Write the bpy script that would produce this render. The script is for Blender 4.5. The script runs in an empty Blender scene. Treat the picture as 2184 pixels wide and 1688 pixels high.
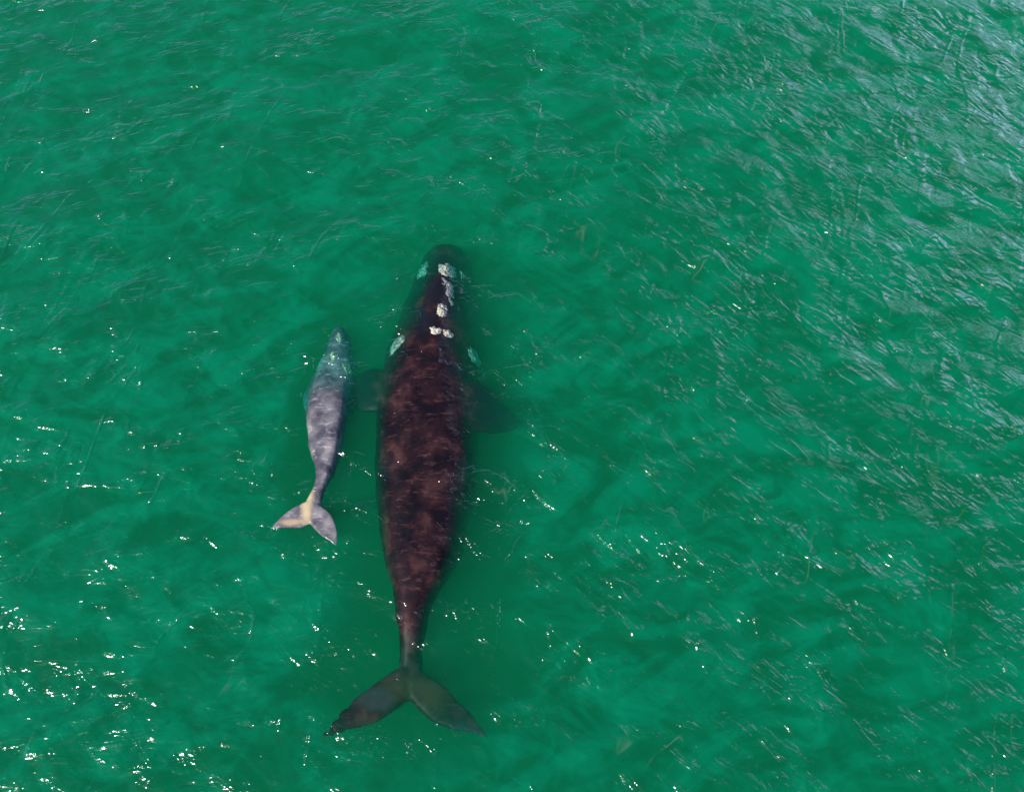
import bpy, math, random
import numpy as np
from mathutils import Vector, noise

random.seed(4)
S = bpy.context.scene
C = S.collection

# ------------------------------------------------------------------ camera
HFOV = math.radians(55.0)
PITCH = math.radians(65.0)            # below the horizon
DIST = 27.0
cam_d = bpy.data.cameras.new("camera")
cam = bpy.data.objects.new("camera", cam_d)
C.objects.link(cam)
cam_d.sensor_width = 36.0
cam_d.lens = 18.0 / math.tan(HFOV / 2)
cam_d.clip_start = 0.5
cam_d.clip_end = 9000.0
cam.location = (0.0, -DIST * math.cos(PITCH), DIST * math.sin(PITCH))
cam.rotation_euler = (math.pi / 2 - PITCH, 0.0, 0.0)
S.camera = cam

# ------------------------------------------------------------------ sky, sun, exposure
SUN_EL = math.radians(46.0)
SUN_AZ = (-0.80, -0.60)               # horizontal direction towards the sun
_n = math.hypot(*SUN_AZ)
to_sun = Vector((SUN_AZ[0] / _n * math.cos(SUN_EL), SUN_AZ[1] / _n * math.cos(SUN_EL), math.sin(SUN_EL)))

W = bpy.data.worlds.new("World")
S.world = W
W.use_nodes = True
nt = W.node_tree
nt.nodes.clear()
wo = nt.nodes.new("ShaderNodeOutputWorld")
bg = nt.nodes.new("ShaderNodeBackground")
sky = nt.nodes.new("ShaderNodeTexSky")
sky.sky_type = 'NISHITA'
sky.sun_disc = False
sky.sun_elevation = SUN_EL
sky.sun_rotation = math.atan2(to_sun.x, to_sun.y)
sky.altitude = 10.0
sky.air_density = 1.0
sky.dust_density = 0.4
sky.ozone_density = 5.0
bg.inputs['Strength'].default_value = 0.10
# thin high cloud over part of the sky (it is what the far water mirrors)
tc = nt.nodes.new("ShaderNodeTexCoord")
cn = nt.nodes.new("ShaderNodeTexNoise")
cn.inputs['Scale'].default_value = 5.0
cn.inputs['Detail'].default_value = 5.0
cr = nt.nodes.new("ShaderNodeMapRange")
cr.inputs['From Min'].default_value = 0.47
cr.inputs['From Max'].default_value = 0.60
dt = nt.nodes.new("ShaderNodeVectorMath"); dt.operation = 'DOT_PRODUCT'
cd = Vector((0.60, 0.68, 0.48)).normalized()
dt.inputs[1].default_value = cd
dr = nt.nodes.new("ShaderNodeMapRange")
dr.interpolation_type = 'SMOOTHSTEP'
dr.inputs['From Min'].default_value = 0.895
dr.inputs['From Max'].default_value = 1.0
mu = nt.nodes.new("ShaderNodeMath"); mu.operation = 'MULTIPLY'
ad = nt.nodes.new("ShaderNodeMath"); ad.operation = 'MULTIPLY_ADD'
ad.inputs[1].default_value = 0.85
ad.inputs[2].default_value = 0.15
mx = nt.nodes.new("ShaderNodeMix"); mx.data_type = 'RGBA'
mx.inputs['B'].default_value = (27.0, 27.5, 39.0, 1.0)
L = nt.links.new
L(tc.outputs['Generated'], cn.inputs['Vector'])
L(tc.outputs['Generated'], dt.inputs[0])
L(cn.outputs['Fac'], cr.inputs['Value'])
L(dt.outputs['Value'], dr.inputs['Value'])
L(cr.outputs['Result'], ad.inputs[0])
L(ad.outputs[0], mu.inputs[0])
L(dr.outputs['Result'], mu.inputs[1])
L(mu.outputs[0], mx.inputs['Factor'])
L(sky.outputs[0], mx.inputs['A'])
L(mx.outputs['Result'], bg.inputs['Color'])
L(bg.outputs[0], wo.inputs['Surface'])

sun_d = bpy.data.lights.new("sun", 'SUN')
sun_d.energy = 5.0
sun_d.angle = math.radians(0.55)
sun_d.color = (1.0, 0.88, 0.76)
sun = bpy.data.objects.new("sun", sun_d)
C.objects.link(sun)
sun.rotation_euler = to_sun.to_track_quat('Z', 'Y').to_euler()
sun.location = to_sun * 60

S.view_settings.view_transform = 'Standard'
S.view_settings.look = 'None'
S.view_settings.exposure = 0.12
S.view_settings.gamma = 1.0
S.cycles.max_bounces = 8
S.cycles.volume_bounces = 1
S.cycles.transparent_max_bounces = 12
S.cycles.use_denoising = True
S.cycles.denoising_prefilter = 'ACCURATE'
S.cycles.caustics_reflective = False
S.cycles.caustics_refractive = False
S.cycles.sample_clamp_indirect = 4.0

# ------------------------------------------------------------------ helpers
FPX = 1092.0 / math.tan(HFOV / 2)     # focal length in pixels of a 2184 x 1688 view
def at(u, v, z=0.0):
    """world point on the level z that lies under the picture point (u, v) of a 2184 x 1688 view"""
    dx, dy = (u - 1092.0) / FPX, -(v - 844.0) / FPX
    sp, cp = math.sin(PITCH), math.cos(PITCH)
    d = Vector((dx, cp + dy * sp, -sp + dy * cp))
    o = Vector(cam.location) if False else Vector((0.0, -DIST * cp, DIST * sp))
    t = (z - o.z) / d.z
    return o + d * t

def mesh_obj(name, verts, faces, mat, parent=None, smooth=True):
    me = bpy.data.meshes.new(name)
    me.from_pydata([tuple(v) for v in verts], [], faces)
    me.update()
    if smooth:
        me.polygons.foreach_set('use_smooth', [True] * len(me.polygons))
    me.materials.append(mat)
    o = bpy.data.objects.new(name, me)
    C.objects.link(o)
    if parent is not None:
        o.parent = parent
    return o

def new_mat(name):
    m = bpy.data.materials.new(name)
    m.use_nodes = True
    m.node_tree.nodes.clear()
    return m, m.node_tree.nodes, m.node_tree.links.new

# ------------------------------------------------------------------ water
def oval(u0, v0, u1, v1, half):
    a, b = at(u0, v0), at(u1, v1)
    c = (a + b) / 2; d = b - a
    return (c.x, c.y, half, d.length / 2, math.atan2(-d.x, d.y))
HALO_OVALS = [oval(955, 540, 885, 1600, 2.1), oval(725, 680, 660, 1170, 1.0), oval(885, 1290, 885, 1560, 2.4)]  # ovals of the shade halo painted into the water surface
def ripples(N, K, geo, amount=1.0):
    """the small ripples of the sea surface in world space: bump node and the height of the sharp crests"""
    def tex(rot, sc, detail, dist, off=0.0):
        mp = N.new("ShaderNodeMapping")
        mp.inputs['Rotation'].default_value = (0, 0, math.radians(rot))
        mp.vector_type = 'TEXTURE'
        mp.inputs['Scale'].default_value = (1 / sc[0], 1 / sc[1], 1)
        mp.inputs['Location'].default_value = (off, off * .7, 0)
        K(geo.outputs['Position'], mp.inputs['Vector'])
        n = N.new("ShaderNodeTexNoise")
        n.inputs['Scale'].default_value = 1.0
        n.inputs['Detail'].default_value = detail
        n.inputs['Distortion'].default_value = dist
        K(mp.outputs[0], n.inputs['Vector'])
        return n.outputs['Fac']
    def ma(op, a, b=None, c=None):
        m = N.new("ShaderNodeMath"); m.operation = op
        for k_, v_ in enumerate((a, b, c)):
            if v_ is None: continue
            if isinstance(v_, (int, float)): m.inputs[k_].default_value = v_
            else: K(v_, m.inputs[k_])
        return m.outputs[0]
    def mrange(v, a, b, c, d, smooth=False):
        m = N.new("ShaderNodeMapRange")
        if smooth: m.interpolation_type = 'SMOOTHSTEP'
        K(v, m.inputs['Value'])
        for nme, val in (('From Min', a), ('From Max', b), ('To Min', c), ('To Max', d)):
            m.inputs[nme].default_value = val
        return m.outputs[0]
    r1 = tex(12, (1.0, 2.7), 2, 1.2)
    r2 = tex(-40, (1.1, 3.1), 2, 1.2, 3.0)
    fine = tex(8, (5.0, 15.0), 1.5, .8, 9.0)
    # cat's paws: patches where the breeze roughens the surface, slicks between them
    gust = mrange(tex(-12, (.45, 1.1), 3, 1.0, 21.0), .42, .66, .30, 1.5, True)
    paws = mrange(tex(25, (.9, 1.8), 3, 1.0, 33.0), .50, .66, 0.0, 1.0, True)
    # crests: creased lines where two faces of a wavelet meet
    nr = tex(72, (.26, .62), 2, .7, 5.0)
    ridge = ma('ABSOLUTE', ma('SUBTRACT', nr, .5))
    crest = mrange(ridge, 0.0, .06, 1.0, 0.0, True)
    sx = N.new("ShaderNodeSeparateXYZ"); K(geo.outputs['Position'], sx.inputs[0])
    k2 = mrange(sx.outputs['X'], -10.0, 9.0, .30, .95, True)
    h = ma('MULTIPLY', ma('SUBTRACT', r2, .5), k2)
    h = ma('MULTIPLY_ADD', ma('SUBTRACT', r1, .5), mrange(sx.outputs['X'], -10.0, 9.0, 1.15, .75, True), h)
    h = ma('MULTIPLY', h, gust)
    h = ma('MULTIPLY_ADD', ma('MULTIPLY', fine, paws), .15, h)
    h = ma('MULTIPLY_ADD', ma('MULTIPLY', crest, gust), .22, h)
    bp = N.new("ShaderNodeBump")
    bp.inputs['Strength'].default_value = 1.0
    bp.inputs['Distance'].default_value = 0.086 * amount
    K(h, bp.inputs['Height'])
    # pale share of the line: foam, and painted gleam of sky-lit crests
    where = tex(-20, (.30, .30), 2, .6, 50.0)
    x_bias = mrange(sx.outputs['X'], -12.0, 14.0, -.12, .09)
    foam_gleam = ma('MULTIPLY', mrange(ridge, .0, .010, 1.0, 0.0, True),
              mrange(ma('ADD', where, x_bias), .52, .68, 0.0, .07, True))
    foam_gleam = ma('MULTIPLY', foam_gleam, mrange(tex(40, (1.2, 1.2), 3, .5, 77.0), .45, .62, 0.0, 1.0, True))
    return bp, foam_gleam

def water_material():
    m, N, K = new_mat("sea_water")
    out = N.new("ShaderNodeOutputMaterial")
    geo = N.new("ShaderNodeNewGeometry")
    bp, ridge = ripples(N, K, geo)
    # clear, mirrored and milky shares
    tr = N.new("ShaderNodeBsdfTransparent")
    gl = N.new("ShaderNodeBsdfGlossy")
    gl.inputs['Roughness'].default_value = 0.15
    gl.inputs['Color'].default_value = (0.78, 0.96, 1.0, 1)
    K(bp.outputs[0], gl.inputs['Normal'])
    df = N.new("ShaderNodeBsdfDiffuse")
    df.inputs['Color'].default_value = (0.0, 0.36, 0.19, 1)
    K(bp.outputs[0], df.inputs['Normal'])
    # mirrored share after Schlick, the same from above and below
    dn = N.new("ShaderNodeVectorMath"); dn.operation = 'DOT_PRODUCT'
    K(bp.outputs[0], dn.inputs[0]); K(geo.outputs['Incoming'], dn.inputs[1])
    ab = N.new("ShaderNodeMath"); ab.operation = 'ABSOLUTE'; K(dn.outputs['Value'], ab.inputs[0])
    om = N.new("ShaderNodeMath"); om.operation = 'SUBTRACT'; om.inputs[0].default_value = 1.0; K(ab.outputs[0], om.inputs[1])
    om.use_clamp = True
    pw = N.new("ShaderNodeMath"); pw.operation = 'POWER'; pw.inputs[1].default_value = 2.7; K(om.outputs[0], pw.inputs[0])
    fr = N.new("ShaderNodeMath"); fr.operation = 'MULTIPLY_ADD'; fr.inputs[1].default_value = .96; fr.inputs[2].default_value = .026
    K(pw.outputs[0], fr.inputs[0])
    # painted green patches, standing in for sunlight mottled by the refracting waves
    def light_mottle(rot, sx, sy, dist, off, lo, hi):
        mp = N.new("ShaderNodeMapping"); mp.vector_type = 'TEXTURE'
        mp.inputs['Rotation'].default_value = (0, 0, math.radians(rot))
        mp.inputs['Scale'].default_value = (sx, sy, 1)
        mp.inputs['Location'].default_value = (off, off, 0)
        K(geo.outputs['Position'], mp.inputs['Vector'])
        nb = N.new("ShaderNodeTexNoise")
        nb.inputs['Detail'].default_value = 5
        nb.inputs['Roughness'].default_value = 0.6
        nb.inputs['Scale'].default_value = 1.0
        nb.inputs['Distortion'].default_value = dist
        K(mp.outputs[0], nb.inputs['Vector'])
        mr = N.new("ShaderNodeMapRange"); mr.interpolation_type = 'SMOOTHSTEP'
        mr.inputs['From Min'].default_value = .40
        mr.inputs['From Max'].default_value = .64
        mr.inputs['To Min'].default_value = lo
        mr.inputs['To Max'].default_value = hi
        K(nb.outputs['Fac'], mr.inputs['Value'])
        return mr
    b1 = light_mottle(22, 3.4, 1.7, 1.4, 3.0, 0.01, .19)
    b2 = light_mottle(-30, 1.5, .8, 1.4, 31.0, 0.01, .11)
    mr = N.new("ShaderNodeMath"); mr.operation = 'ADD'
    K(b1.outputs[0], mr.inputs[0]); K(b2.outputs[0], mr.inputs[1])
    # patches fade over and round the whales, painting a dark halo of shade
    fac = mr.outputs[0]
    for (cx, cy, ax, ay, rot) in HALO_OVALS:
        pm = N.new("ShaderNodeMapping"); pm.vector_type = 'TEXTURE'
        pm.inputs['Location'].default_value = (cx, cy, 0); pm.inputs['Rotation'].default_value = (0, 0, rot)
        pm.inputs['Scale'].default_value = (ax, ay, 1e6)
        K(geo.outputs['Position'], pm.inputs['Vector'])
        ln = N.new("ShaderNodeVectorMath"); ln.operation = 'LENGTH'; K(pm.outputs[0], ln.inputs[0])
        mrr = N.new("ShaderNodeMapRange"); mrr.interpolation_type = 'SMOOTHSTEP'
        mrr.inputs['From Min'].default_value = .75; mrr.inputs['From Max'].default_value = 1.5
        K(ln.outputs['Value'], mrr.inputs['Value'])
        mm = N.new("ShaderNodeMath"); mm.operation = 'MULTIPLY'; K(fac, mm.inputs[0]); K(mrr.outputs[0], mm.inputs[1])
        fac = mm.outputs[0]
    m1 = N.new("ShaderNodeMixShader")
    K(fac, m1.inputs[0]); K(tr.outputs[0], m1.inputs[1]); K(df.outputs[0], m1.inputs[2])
    m2 = N.new("ShaderNodeMixShader")
    K(fr.outputs[0], m2.inputs[0]); K(m1.outputs[0], m2.inputs[1]); K(gl.outputs[0], m2.inputs[2])
    fo = N.new("ShaderNodeBsdfDiffuse"); fo.inputs['Color'].default_value = (.60, .62, .60, 1)
    m3 = N.new("ShaderNodeMixShader")
    K(ridge, m3.inputs[0]); K(m2.outputs[0], m3.inputs[1]); K(fo.outputs[0], m3.inputs[2])
    K(m3.outputs[0], out.inputs['Surface'])
    # the water body
    vs = N.new("ShaderNodeVolumeScatter")
    vs.inputs['Color'].default_value = (0.015, 1.0, 0.445, 1)
    vs.inputs['Density'].default_value = 0.215
    vs.inputs['Anisotropy'].default_value = 0.0
    va = N.new("ShaderNodeVolumeAbsorption")
    va.inputs['Color'].default_value = (0.0, 0.886, 0.81, 1)
    va.inputs['Density'].default_value = 1.62
    ads = N.new("ShaderNodeAddShader")
    K(vs.outputs[0], ads.inputs[0]); K(va.outputs[0], ads.inputs[1])
    K(ads.outputs[0], out.inputs['Volume'])
    m.cycles.homogeneous_volume = True if hasattr(m.cycles, 'homogeneous_volume') else True
    return m

def silt_material():
    m, N, K = new_mat("silt")
    out = N.new("ShaderNodeOutputMaterial")
    d = N.new("ShaderNodeBsdfDiffuse")
    n = N.new("ShaderNodeTexNoise"); n.inputs['Scale'].default_value = 0.4
    r = N.new("ShaderNodeMix"); r.data_type = 'RGBA'
    r.inputs['A'].default_value = (0.02, 0.10, 0.06, 1)
    r.inputs['B'].default_value = (0.05, 0.16, 0.09, 1)
    K(n.outputs['Fac'], r.inputs['Factor']); K(r.outputs['Result'], d.inputs['Color'])
    K(d.outputs[0], out.inputs['Surface'])
    return m

def wave_tile(n, size, seed):
    """height and sideways shift of a wind sea on an n x n tile that repeats"""
    rng = np.random.default_rng(seed)
    k1 = np.fft.fftfreq(n, d=size / n) * 2 * np.pi
    kx, ky = np.meshgrid(k1, k1, indexing='xy')
    k = np.hypot(kx, ky); k[0, 0] = 1
    ang = np.arctan2(ky, kx)
    def lobe(deg, width):
        d = np.abs((ang - math.radians(deg) + np.pi / 2) % np.pi - np.pi / 2)
        return np.exp(-(d / width) ** 2)
    spec = np.zeros_like(k)
    #      heading  spread  peak wavelength  slope amplitude
    for deg, wid, lam, amp in ((112, .7, 4.5, 1.1), (60, .8, 1.9, .8), (75, 1.4, .8, .6)):
        kp = 2 * np.pi / lam
        spec += (amp / k) ** 2 * lobe(deg, wid) * np.exp(-(np.log(k / kp) / .55) ** 2) / k ** 1.0
    amp = np.sqrt(spec)
    amp[0, 0] = 0
    H = amp * (rng.normal(size=k.shape) + 1j * rng.normal(size=k.shape))
    h = np.fft.ifft2(H).real
    dx = np.fft.ifft2(-1j * kx / k * H).real
    dy = np.fft.ifft2(-1j * ky / k * H).real
    s = 1.0 / h.std()
    return h * s, dx * s, dy * s

TILE, TN = 64.0, 1280
WH, WDX, WDY = wave_tile(TN, TILE, 11)
WAVE = 0.036                          # standard deviation of the height, metres
CHOP = 1.1

def axis(lo, hi, step, far):
    core = np.arange(lo, hi + step / 2, step)
    grow = []
    d, x = step, 0.0
    while x < far:
        d *= 1.16
        x += d
        grow.append(x)
    g = np.array(grow)
    return np.concatenate((lo - g[::-1], core, hi + g))

def build_water():
    xs = axis(-23.0, 23.0, 0.05, 1500.0)
    ys = axis(-13.5, 19.5, 0.05, 1500.0)
    X, Y = np.meshgrid(xs, ys, indexing='xy')
    fi = ((X / TILE) % 1.0) * TN
    fj = ((Y / TILE) % 1.0) * TN
    i0 = np.floor(fi).astype(int) % TN; j0 = np.floor(fj).astype(int) % TN
    a = fi - np.floor(fi); b = fj - np.floor(fj)
    i1 = (i0 + 1) % TN; j1 = (j0 + 1) % TN
    def smp(A):
        return (A[j0, i0] * (1 - a) + A[j0, i1] * a) * (1 - b) + (A[j1, i0] * (1 - a) + A[j1, i1] * a) * b
    far = np.maximum(np.maximum(np.abs(X) - 23, 0), np.maximum(np.maximum(Y - 19.5, -13.5 - Y), 0))
    fade = np.exp(-far / 30.0)
    Z = smp(WH) * WAVE * fade
    DX = smp(WDX) * WAVE * CHOP * fade
    DY = smp(WDY) * WAVE * CHOP * fade
    ny, nx = X.shape
    top = np.stack((X + DX, Y + DY, Z), axis=-1).reshape(-1, 3)
    idx = np.arange(nx * ny).reshape(ny, nx)
    q = np.stack((idx[:-1, :-1], idx[:-1, 1:], idx[1:, 1:], idx[1:, :-1]), axis=-1).reshape(-1, 4)
    # skirt and floor: one ring of vertices below the rim
    rim = np.concatenate((idx[0, :], idx[1:, -1], idx[-1, -2::-1], idx[-2:0:-1, 0]))
    low = top[rim].copy(); low[:, 2] = -14.0
    nl = len(rim); base = len(top)
    lid = base + np.arange(nl)
    sk = np.stack((rim, lid, np.roll(lid, -1), np.roll(rim, -1)), axis=-1)
    verts = np.concatenate((top, low)).astype(np.float32)
    nq = len(q) + len(sk)
    loops = np.concatenate((q.ravel(), sk.ravel(), lid[::-1]))
    starts = np.concatenate((np.arange(nq) * 4, [nq * 4]))
    me = bpy.data.meshes.new("water")
    me.vertices.add(len(verts)); me.vertices.foreach_set('co', verts.ravel())
    me.loops.add(len(loops)); me.loops.foreach_set('vertex_index', loops.astype(np.int32))
    me.polygons.add(nq + 1)
    me.polygons.foreach_set('loop_start', starts.astype(np.int32))
    sm = np.ones(nq + 1, dtype=bool); sm[-1] = False
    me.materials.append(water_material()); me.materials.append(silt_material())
    mi = np.zeros(nq + 1, dtype=np.int32); mi[-1] = 1
    me.update(calc_edges=True)
    me.polygons.foreach_set('use_smooth', sm)
    me.polygons.foreach_set('material_index', mi)
    me.validate()
    o = bpy.data.objects.new("water", me)
    C.objects.link(o)
    o['kind'] = 'structure'
    o['label'] = 'rippled green sea filling the whole view'
    return o

water = build_water()

# ------------------------------------------------------------------ whales
def skin_material(name, dark, mid, light, scale, wet=0.5, extra=None):
    m, N, K = new_mat(name)
    out = N.new("ShaderNodeOutputMaterial")
    p = N.new("ShaderNodeBsdfPrincipled")
    tcn = N.new("ShaderNodeTexCoord")
    n1 = N.new("ShaderNodeTexNoise"); n1.inputs['Scale'].default_value = scale
    n1.inputs['Detail'].default_value = 6; n1.inputs['Roughness'].default_value = .58; n1.inputs['Distortion'].default_value = .25
    K(tcn.outputs['Object'], n1.inputs['Vector'])
    cr = N.new("ShaderNodeValToRGB")
    e = cr.color_ramp.elements
    e[0].position = .42; e[0].color = (*dark, 1)
    e[1].position = .68; e[1].color = (*light, 1)
    x = e.new(.54); x.color = (*mid, 1)
    K(n1.outputs['Fac'], cr.inputs['Fac'])
    last = cr.outputs['Color']
    # pale scratches and spots, stretched into painted streaks of ripple light
    mp = N.new("ShaderNodeMapping"); mp.inputs['Scale'].default_value = (2.2, 6.5, 3); mp.inputs['Rotation'].default_value = (0, 0, .35)
    K(tcn.outputs['Object'], mp.inputs['Vector'])
    n2 = N.new("ShaderNodeTexNoise"); n2.inputs['Scale'].default_value = 1.3; n2.inputs['Detail'].default_value = 8
    n2.inputs['Roughness'].default_value = .7
    K(mp.outputs[0], n2.inputs['Vector'])
    r2 = N.new("ShaderNodeMapRange"); r2.inputs['From Min'].default_value = .55; r2.inputs['From Max'].default_value = .70
    r2.inputs['To Max'].default_value = .55
    K(n2.outputs['Fac'], r2.inputs['Value'])
    mxs = N.new("ShaderNodeMix"); mxs.data_type = 'RGBA'
    mxs.inputs['B'].default_value = (*[min(1, c * 2.2) for c in light], 1)
    K(r2.outputs[0], mxs.inputs['Factor']); K(last, mxs.inputs['A'])
    last = mxs.outputs['Result']
    for (c, rad, col) in (extra or ()):
        # a pigment patch round a point
        vm = N.new("ShaderNodeVectorMath"); vm.operation = 'SUBTRACT'; vm.inputs[1].default_value = c
        K(tcn.outputs['Object'], vm.inputs[0])
        v2 = N.new("ShaderNodeVectorMath"); v2.operation = 'DIVIDE'; v2.inputs[1].default_value = rad
        K(vm.outputs[0], v2.inputs[0])
        v3 = N.new("ShaderNodeVectorMath"); v3.operation = 'LENGTH'
        K(v2.outputs[0], v3.inputs[0])
        ad3 = N.new("ShaderNodeMath"); ad3.operation = 'MULTIPLY_ADD'; ad3.inputs[1].default_value = 2.6; ad3.inputs[2].default_value = -1.3
        K(n1.outputs['Fac'], ad3.inputs[0])
        s3 = N.new("ShaderNodeMath"); s3.operation = 'ADD'
        K(v3.outputs['Value'], s3.inputs[0]); K(ad3.outputs[0], s3.inputs[1])
        r3 = N.new("ShaderNodeMapRange"); r3.interpolation_type = 'SMOOTHSTEP'; r3.inputs['From Min'].default_value = 1.35; r3.inputs['From Max'].default_value = .35
        K(s3.outputs[0], r3.inputs['Value'])
        mx3 = N.new("ShaderNodeMix"); mx3.data_type = 'RGBA'; mx3.inputs['B'].default_value = (*col, 1)
        K(r3.outputs[0], mx3.inputs['Factor']); K(last, mx3.inputs['A'])
        last = mx3.outputs['Result']
    K(last, p.inputs['Base Color'])
    p.inputs['Roughness'].default_value = wet
    p.inputs['Specular IOR Level'].default_value = .15
    geo = N.new("ShaderNodeNewGeometry")
    wet_bump, _ = ripples(N, K, geo, .8)      # a film of water runs over the skin
    b = N.new("ShaderNodeBump"); b.inputs['Strength'].default_value = .6; b.inputs['Distance'].default_value = .03
    n4 = N.new("ShaderNodeTexNoise"); n4.inputs['Scale'].default_value = 3.5; n4.inputs['Detail'].default_value = 4
    K(tcn.outputs['Object'], n4.inputs['Vector']); K(n4.outputs['Fac'], b.inputs['Height'])
    K(b.outputs[0], p.inputs['Normal'])
    p.inputs['Coat Weight'].default_value = .6
    p.inputs['Coat Roughness'].default_value = .12
    p.inputs['Coat IOR'].default_value = 1.33
    K(wet_bump.outputs[0], p.inputs['Coat Normal'])
    sz = N.new("ShaderNodeSeparateXYZ"); K(geo.outputs['Position'], sz.inputs[0])
    rz = N.new("ShaderNodeMapRange")          # under water the skin has no wet sheen
    rz.inputs['From Min'].default_value = -.01; rz.inputs['From Max'].default_value = .07
    rz.inputs['To Max'].default_value = .8
    K(sz.outputs['Z'], rz.inputs['Value']); K(rz.outputs[0], p.inputs['Coat Weight'])
    K(p.outputs[0], out.inputs['Surface'])
    return m

def callosity_material(name, a, b_):
    m, N, K = new_mat(name)
    out = N.new("ShaderNodeOutputMaterial")
    p = N.new("ShaderNodeBsdfPrincipled")
    tcn = N.new("ShaderNodeTexCoord")
    n = N.new("ShaderNodeTexNoise"); n.inputs['Scale'].default_value = 6; n.inputs['Detail'].default_value = 7
    n.inputs['Roughness'].default_value = .7
    K(tcn.outputs['Object'], n.inputs['Vector'])
    v = N.new("ShaderNodeTexVoronoi"); v.inputs['Scale'].default_value = 14
    K(tcn.outputs['Object'], v.inputs['Vector'])
    r = N.new("ShaderNodeMapRange"); r.inputs['From Min'].default_value = .38; r.inputs['From Max'].default_value = .58
    K(n.outputs['Fac'], r.inputs['Value'])
    mx = N.new("ShaderNodeMix"); mx.data_type = 'RGBA'
    mx.inputs['A'].default_value = (*b_, 1); mx.inputs['B'].default_value = (*a, 1)
    K(r.outputs[0], mx.inputs['Factor']); K(mx.outputs['Result'], p.inputs['Base Color'])
    p.inputs['Roughness'].default_value = .6
    b = N.new("ShaderNodeBump"); b.inputs['Distance'].default_value = .03
    K(v.outputs['Distance'], b.inputs['Height']); K(b.outputs[0], p.inputs['Normal'])
    K(p.outputs[0], out.inputs['Surface'])
    return m

def spline(keys, m):
    """Catmull-Rom through rows of keys, m samples"""
    K_ = np.array(keys, float)
    n = len(K_)
    P = np.vstack((2 * K_[0] - K_[1], K_, 2 * K_[-1] - K_[-2]))
    out = []
    for s in np.linspace(0, n - 1 - 1e-9, m):
        i = int(s); t = s - i
        p0, p1, p2, p3 = P[i:i + 4]
        out.append(.5 * (2 * p1 + (p2 - p0) * t + (2 * p0 - 5 * p1 + 4 * p2 - p3) * t * t + (3 * p1 - p0 - 3 * p2 + p3) * t ** 3))
    return np.array(out)

def loft(rows, seg=56, rings=110):
    """rows: (left_u, right_u, v, z_top, height, exponent, crest, crest_width) -> verts, faces of a closed body.
    The outline is read at z_top - 0.35 height; crest raises a narrow ridge along the middle."""
    R = spline(rows, rings)
    V, F = [], []
    mids, hw = [], []
    for (lu, ru, v, zt, hh, ex, cr, cw) in R:
        zl = zt - .3 * hh
        a, b = at(lu, v, zl), at(ru, v, zl)
        mids.append((a + b) / 2); hw.append(max(.02, (b - a).length / 2))
    for i, (lu, ru, v, zt, hh, ex, cr, cw) in enumerate(R):
        t = (mids[min(i + 1, len(R) - 1)] - mids[max(i - 1, 0)]); t.z = 0; t.normalize()
        side = Vector((-t.y, t.x, 0))
        if side.x < 0: side.negate()
        zc = zt - hh / 2
        for j in range(seg):
            a = 2 * math.pi * j / seg
            c, s = math.cos(a), math.sin(a)
            e = 2.0 / ex if s > 0 else 1.0
            x = math.copysign(abs(c) ** e, c); z = math.copysign(abs(s) ** e, s)
            px = x * hw[i]
            pz = zc + z * hh / 2
            if s > 0 and cr != 0:
                pz += cr * math.exp(-(px / max(cw, .05)) ** 2) * min(1, s * 1.5)
            V.append(Vector((mids[i].x + side.x * px, mids[i].y + side.y * px, pz)))
    n = len(R)
    for i in range(n - 1):
        for j in range(seg):
            k = (j + 1) % seg
            F.append((i * seg + j, i * seg + k, (i + 1) * seg + k, (i + 1) * seg + j))
    F.append(tuple(range(seg))[::-1]); F.append(tuple((n - 1) * seg + j for j in range(seg)))
    return V, F

def blade(outline, zf, thick, base_uv, n=26):
    """a fluke or flipper: outline of picture points, level zf(u, v), lens-shaped thickness that thins to its rim"""
    O = spline(outline + [outline[0]], 90)[:-1]
    c = np.array(base_uv, float)
    V, F = [], []
    m = len(O)
    for side in (1, -1):
        for r in range(n):
            f = 1 - r / n
            for (u, v) in O:
                p = c + (np.array((u, v)) - c) * f
                z = zf(p[0], p[1])
                q = at(p[0], p[1], z)
                tk = thick(p[0], p[1]) * math.sqrt(max(0.0, 1 - f ** 2.4)) + .012
                V.append(Vector((q.x, q.y, z + side * tk * .5)))
        q = at(c[0], c[1], zf(*c))
        V.append(Vector((q.x, q.y, q.z + side * thick(*c) * .5)))
    blk = m * n + 1
    for s in range(2):
        o = s * blk
        for r in range(n - 1):
            for j in range(m):
                k = (j + 1) % m
                f = (o + r * m + j, o + r * m + k, o + (r + 1) * m + k, o + (r + 1) * m + j)
                F.append(f if s == 0 else f[::-1])
        for j in range(m):
            k = (j + 1) % m
            f = (o + (n - 1) * m + j, o + (n - 1) * m + k, o + m * n)
            F.append(f if s == 0 else f[::-1])
    for j in range(m):
        k = (j + 1) % m
        F.append((j, blk + j, blk + k, k))
    return V, F

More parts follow.
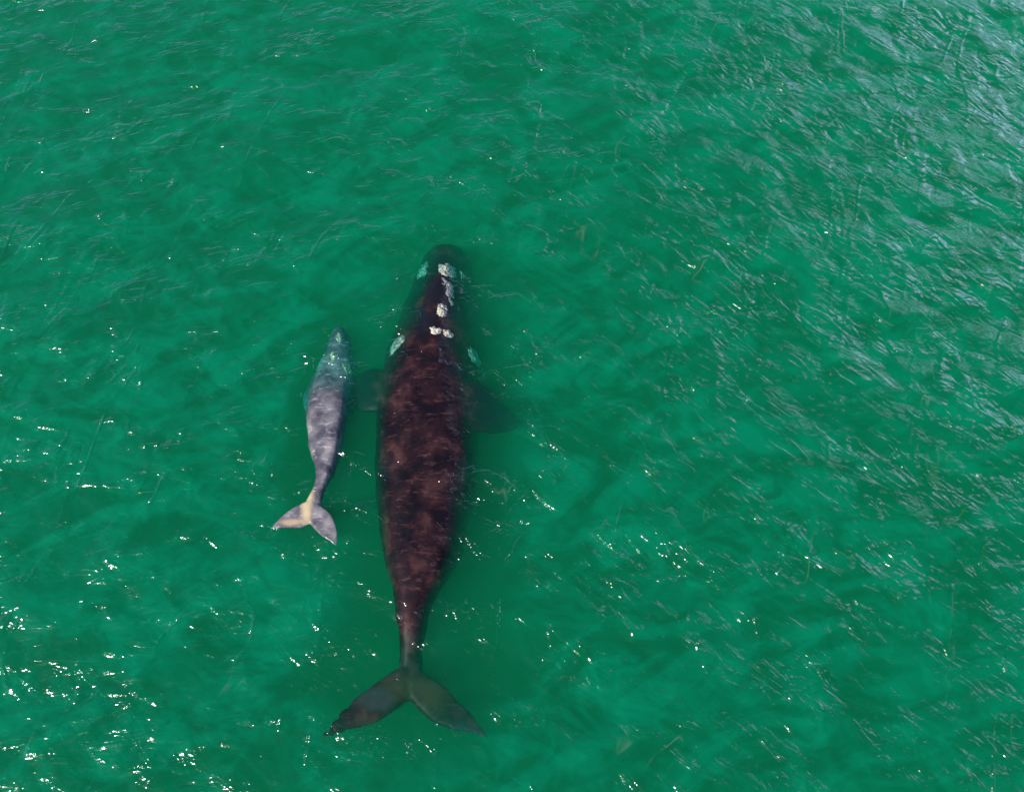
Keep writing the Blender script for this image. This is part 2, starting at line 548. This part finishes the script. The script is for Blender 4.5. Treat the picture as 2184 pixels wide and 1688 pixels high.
def fuse(name, pieces, mat, parent, origin, voxel, smooth_it=4):
    """join overlapping closed pieces into one continuous skin"""
    V, F = [], []
    for v, f in pieces:
        o = len(V)
        V += [p - origin for p in v]
        F += [tuple(i + o for i in q) for q in f]
    tmp = mesh_obj(name + "_tmp", V, F, mat)
    import bmesh
    bm = bmesh.new(); bm.from_mesh(tmp.data)
    # consistent outward normals piece by piece
    bmesh.ops.recalc_face_normals(bm, faces=bm.faces[:])
    bm.to_mesh(tmp.data); bm.free()
    md = tmp.modifiers.new("remesh", 'REMESH'); md.mode = 'VOXEL'; md.voxel_size = voxel
    sm = tmp.modifiers.new("smooth", 'SMOOTH'); sm.factor = .5; sm.iterations = smooth_it
    dg = bpy.context.evaluated_depsgraph_get()
    me = bpy.data.meshes.new_from_object(tmp.evaluated_get(dg))
    me.name = name
    bpy.data.objects.remove(tmp)
    me.polygons.foreach_set('use_smooth', [True] * len(me.polygons))
    if not me.materials: me.materials.append(mat)
    # small skin lumps, pushed sideways under water to imitate refracted outlines
    for vtx in me.vertices:
        p = vtx.co
        d = .030 * noise.noise(p * 2.1) + .016 * noise.noise(p * 5.3)
        e = .030 * noise.noise(p * 1.9 + Vector((7, 3, 1))) + .020 * noise.noise(p * 4.7 + Vector((2, 9, 4)))
        w = min(1.0, max(0.25, -p.z * 4))
        vtx.co = p + Vector((d * w * 1.5, e * w, d * .4))
    ob = bpy.data.objects.new(name, me)
    C.objects.link(ob)
    ob.parent = parent
    return ob

def whale(name, label, origin):
    o = bpy.data.objects.new(name, None)
    o.empty_display_size = 1
    C.objects.link(o)
    o.location = origin
    o['label'] = label
    o['category'] = 'whale'
    return o

def body_height(body, x, y):
    """top of the skin under a world point"""
    o = Vector((x, y, 5.0)) - Vector(body.parent.location)
    ok, loc, nor, _ = body.ray_cast(o, Vector((0, 0, -1)))
    return (loc + Vector(body.parent.location), nor) if ok else (None, None)

def callosity(body, outline_uv, centre_uv, zref, height, mat, seed, label=None):
    """a raised crust laid on the skin: its outline at the picture points, heaped over the body"""
    par = body.parent
    O = spline(outline_uv + [outline_uv[0]], 44)[:-1]
    c = np.array(centre_uv, float)
    V, F = [], []
    m, n = len(O), 16
    for r in range(n + 1):
        f = 1 - r / n
        for j, (u, v) in enumerate(O):
            if r == n and j: break
            w = 1 + .30 * noise.noise(Vector((u * .16 + seed, v * .16, 3.1)))
            p = c + (np.array((u, v)) - c) * f * w
            q = at(p[0], p[1], zref)
            loc, nor = body_height(body, q.x, q.y)
            z = loc.z if loc is not None else zref - .3
            hgt = height * (1 - f ** 2.2) * (.75 + .6 * noise.noise(Vector((q.x * 6, q.y * 6, seed))) + .5 * noise.noise(Vector((q.x * 17, q.y * 17, seed))))
            V.append(Vector((q.x, q.y, z - .03 + hgt)) - Vector(par.location))
    for r in range(n):
        for j in range(m):
            k = (j + 1) % m
            if r < n - 1:
                F.append((r * m + j, r * m + k, (r + 1) * m + k, (r + 1) * m + j))
            else:
                F.append((r * m + j, r * m + k, n * m))
    o = mesh_obj("callosity", V, F, mat, par)
    if label: o['label'] = label
    return o

# ---- the adult
org = at(905, 1000, 0.0)
mother = whale("adult_whale", "large dark brown adult whale with white callosities on its head, lying at the surface", org)
def rel(u, v, z): q = at(u, v, z) - org; return (q.x, q.y, q.z)
adult_skin = skin_material("adult_skin", (.004, .0012, .004), (.018, .0058, .0085), (.062, .027, .026), 1.3,
    extra=[(rel(862, 1462, -.25), (.75, .38, .6), (.045, .033, .016)),
           (rel(925, 1478, -.25), (.50, .55, .6), (.055, .036, .018)),
           (rel(800, 1490, -.2), (.55, .35, .6), (.035, .038, .040)),
           (rel(1000, 1560, -.3), (.5, .35, .6), (.025, .03, .045)),
           (rel(1050, 865, -.6), (1.0, .95, .6), (.003, .005, .010)),
           (rel(790, 830, -.6), (.75, .75, .6), (.003, .005, .010)),
           (rel(948, 605, -.2), (1.4, 1.9, 2.5), (.006, .006, .011))])
#        left  right  v     ztop   height ex   crest cw
rows = [(940, 968, 522, -.66, .20, 2.0, .00, .4),
        (917, 990, 532, -.55, .80, 2.0, .03, .4),
        (896, 1006, 558, -.48, 1.4, 2.2, .16, .38),
        (878, 1018, 600, -.48, 1.8, 2.2, .31, .44),
        (862, 1026, 640, -.46, 2.0, 2.2, .52, .58),
        (848, 1028, 680, -.40, 2.2, 2.2, .50, .76),
        (832, 1034, 720, -.33, 2.4, 2.3, .44, .92),
        (820, 1032, 755, -.22, 2.6, 2.5, .32, 1.05),
        (812, 1022, 795, -.07, 2.7, 2.7, .17, 1.15),
        (804, 1018, 850, .04, 2.7, 3.0, .08, 1.2),
        (800, 1018, 920, .09, 2.7, 3.1, .05, 1.2),
        (798, 1018, 980, .10, 2.7, 3.2, .04, 1.2),
        (800, 1012, 1040, .10, 2.6, 3.2, .04, 1.1),
        (806, 998, 1100, .10, 2.3, 3.1, .04, 1.0),
        (812, 984, 1160, .10, 2.0, 3.0, .04, .8),
        (821, 962, 1210, .10, 1.7, 2.9, .04, .6),
        (835, 934, 1255, .09, 1.4, 2.8, .03, .5),
        (842, 915, 1300, .05, 1.15, 2.7, .02, .4),
        (849, 906, 1345, -.02, .95, 2.6, .0, .4),
        (852, 898, 1390, -.22, .75, 2.3, .0, .4),
        (850, 902, 1430, -.38, .50, 2.0, .0, .4),
        (858, 896, 1465, -.48, .25, 2.0, .0, .4)]
k = 2184 / 2560.0
def sc(pts): return [(a * k, b * k) for a, b in pts]
fl_left = sc([(1022, 1655), (985, 1672), (945, 1700), (900, 1732), (855, 1775), (820, 1815), (797, 1846), (835, 1838), (880, 1824), (930, 1808), (975, 1785), (1008, 1758), (1026, 1745), (1040, 1700)])
fl_right = sc([(1022, 1655), (1055, 1672), (1095, 1702), (1135, 1738), (1172, 1775), (1205, 1812), (1224, 1846), (1185, 1838), (1140, 1828), (1095, 1812), (1055, 1785), (1030, 1760), (1016, 1745), (1005, 1700)])
def flz(u, v):
    # left fluke lifts towards the surface, right one stays lower
    s = (u - 872) / 170.0
    return -.50 + (.42 * -s if s < 0 else .04 * s)
def flt(u, v): return .30 * math.exp(-((u - 872) / 90.0) ** 2) + .07
pf_r = [(985, 800), (1020, 815), (1060, 845), (1095, 880), (1112, 908), (1085, 920), (1045, 925), (1000, 915), (975, 880), (965, 830)]
pf_l = [(850, 790), (822, 790), (790, 785), (762, 800), (748, 830), (752, 865), (780, 880), (815, 875), (845, 860), (860, 820)]
pieces = [loft(rows),
          blade(fl_left, flz, flt, (863, 1465)),
          blade(fl_right, flz, flt, (884, 1465)),
          blade(pf_r, lambda u, v: -.30 - .0036 * (u - 985), lambda u, v: .30, (1010, 870)),
          blade(pf_l, lambda u, v: -.30 + .0036 * (u - 850), lambda u, v: .30, (810, 830))]
mbody = fuse("body", pieces, adult_skin, mother, org, .05, 5)

white = callosity_material("white_callosity", (.62, .60, .51), (.22, .21, .18))
grey = callosity_material("grey_callosity", (.36, .38, .36), (.12, .13, .13))
eye_crust = callosity_material("eye_crust", (.50, .50, .42), (.05, .06, .06))
callosity(mbody, [(932, 556), (950, 550), (966, 556), (976, 570), (972, 584), (956, 590), (938, 586), (931, 572)], (952, 570), -.05, .12, white, 1.0)
callosity(mbody, [(940, 586), (968, 588), (970, 610), (974, 640), (966, 662), (952, 640), (942, 618)], (957, 615), -.05, .07, grey, 2.0, "grey roughened ridge behind the white patch")
callosity(mbody, [(934, 648), (946, 645), (956, 658), (953, 674), (940, 679), (928, 669)], (942, 662), .05, .14, white, 3.0)
callosity(mbody, [(915, 697), (932, 696), (943, 703), (940, 713), (922, 713)], (929, 705), .08, .12, white, 4.0)
callosity(mbody, [(941, 702), (956, 699), (968, 707), (963, 717), (946, 715)], (954, 708), .08, .12, white, 5.0)
callosity(mbody, [(832, 738), (848, 722), (864, 724), (868, 738), (852, 756), (834, 768), (828, 752)], (848, 743), -.55, .12, eye_crust, 6.0, "pale oval crust over one eye, under water")
callosity(mbody, [(994, 746), (1012, 742), (1028, 758), (1026, 778), (1010, 776), (998, 762)], (1011, 760), -.55, .12, eye_crust, 7.0, "pale crust over the other eye, under water")
callosity(mbody, [(890, 556), (908, 548), (916, 566), (908, 592), (890, 594), (882, 580)], (900, 572), -.5, .08, eye_crust, 8.0)
callosity(mbody, [(980, 576), (990, 576), (992, 592), (984, 596)], (986, 585), -.5, .08, eye_crust, 9.0)

# ---- the calf
def cc(pts): return [((600 + a / 2.7225) * k, (780 + b / 2.7225) * k) for a, b in pts]
org2 = at(695, 930, 0.0)
calf = whale("whale_calf", "small grey whale calf swimming close beside the large whale, tan patch on its tail", org2)
calf_patch = at(657, 1085, -.05) - org2
calf_skin = skin_material("calf_skin", (.07, .07, .095), (.16, .158, .18), (.33, .31, .325), 1.6, .32,
                          extra=[((calf_patch.x - .38, calf_patch.y - .38, calf_patch.z), (.34, .09, .5), (.40, .32, .22)),
                                 ((calf_patch.x, calf_patch.y, calf_patch.z), (.16, .50, .5), (.58, .48, .30))])
def crow(l, r, y, zt, hh, ex, cr=0, cw=.3):
    (lu, v), (ru, _) = cc([(l, y), (r, y)])
    return (lu, ru, v, zt, hh, ex, cr, cw)
crows = [crow(645, 700, 106, -.46, .12, 2),
         crow(622, 724, 126, -.42, .35, 2, .05, .2),
         crow(603, 748, 185, -.38, .60, 2, .10, .25),
         crow(580, 768, 250, -.36, .75, 2.2, .10, .3),
         crow(548, 784, 320, -.34, .9, 2.3, .08, .35),
         crow(515, 790, 390, -.29, 1.0, 2.4, .04, .4),
         crow(482, 780, 470, -.20, 1.1, 2.6),
         crow(460, 752, 560, -.07, 1.15, 3.0),
         crow(452, 732, 640, .03, 1.15, 3.4),
         crow(450, 716, 720, .07, 1.1, 3.6),
         crow(456, 702, 800, .08, 1.05, 3.6),
         crow(468, 688, 890, .08, .95, 3.4),
         crow(490, 668, 980, .08, .85, 3.2),
         crow(508, 640, 1060, .08, .75, 3.0),
         crow(512, 608, 1130, .07, .62, 2.8),
         crow(494, 580, 1200, .06, .5, 2.5),
         crow(458, 560, 1270, .04, .36, 2.3),
         crow(430, 550, 1330, .03, .24, 2.0),
         crow(440, 520, 1400, .01, .16, 2.0)]
cf_l = cc([(505, 1270), (440, 1292), (370, 1325), (300, 1370), (245, 1425), (215, 1470), (290, 1468), (350, 1470), (410, 1468), (455, 1450), (490, 1425), (520, 1350)])
cf_r = cc([(500, 1290), (555, 1320), (610, 1365), (648, 1430), (664, 1510), (656, 1590), (610, 1560), (560, 1528), (515, 1485), (482, 1448), (462, 1420), (470, 1350)])
cz = lambda u, v: .005
ct = lambda u, v: .10 * math.exp(-((u - 655) / 30.0) ** 2) + .05
cpf_r = cc([(740, 470), (775, 480), (800, 530), (800, 600), (775, 680), (750, 700), (735, 640), (725, 540)])
cpf_l = cc([(500, 470), (465, 500), (440, 570), (432, 640), (450, 690), (475, 650), (495, 580), (515, 520)])
cpieces = [loft(crows, 40, 90),
           blade(cf_l, cz, ct, cc([(440, 1385)])[0], 16),
           blade(cf_r, cz, ct, cc([(545, 1420)])[0], 16),
           blade(cpf_r, lambda u, v: -.75, lambda u, v: .12, cc([(755, 560)])[0], 12),
           blade(cpf_l, lambda u, v: -.75, lambda u, v: .12, cc([(475, 570)])[0], 12)]
cbody = fuse("body", cpieces, calf_skin, calf, org2, .028, 4)
tan = callosity_material("tan_callosity", (.62, .56, .36), (.30, .28, .20))
callosity(cbody, cc([(640, 150), (670, 118), (700, 140), (708, 185), (695, 235), (665, 220), (640, 190)]), cc([(672, 178)])[0], -.3, .06, tan, 11.0)
callosity(cbody, cc([(602, 275), (635, 265), (662, 290), (660, 320), (630, 355), (610, 310)]), cc([(632, 302)])[0], -.3, .06, tan, 12.0)
callosity(cbody, cc([(682, 330), (730, 330), (770, 360), (792, 400), (784, 440), (738, 432), (696, 398)]), cc([(735, 385)])[0], -.3, .06, tan, 13.0)
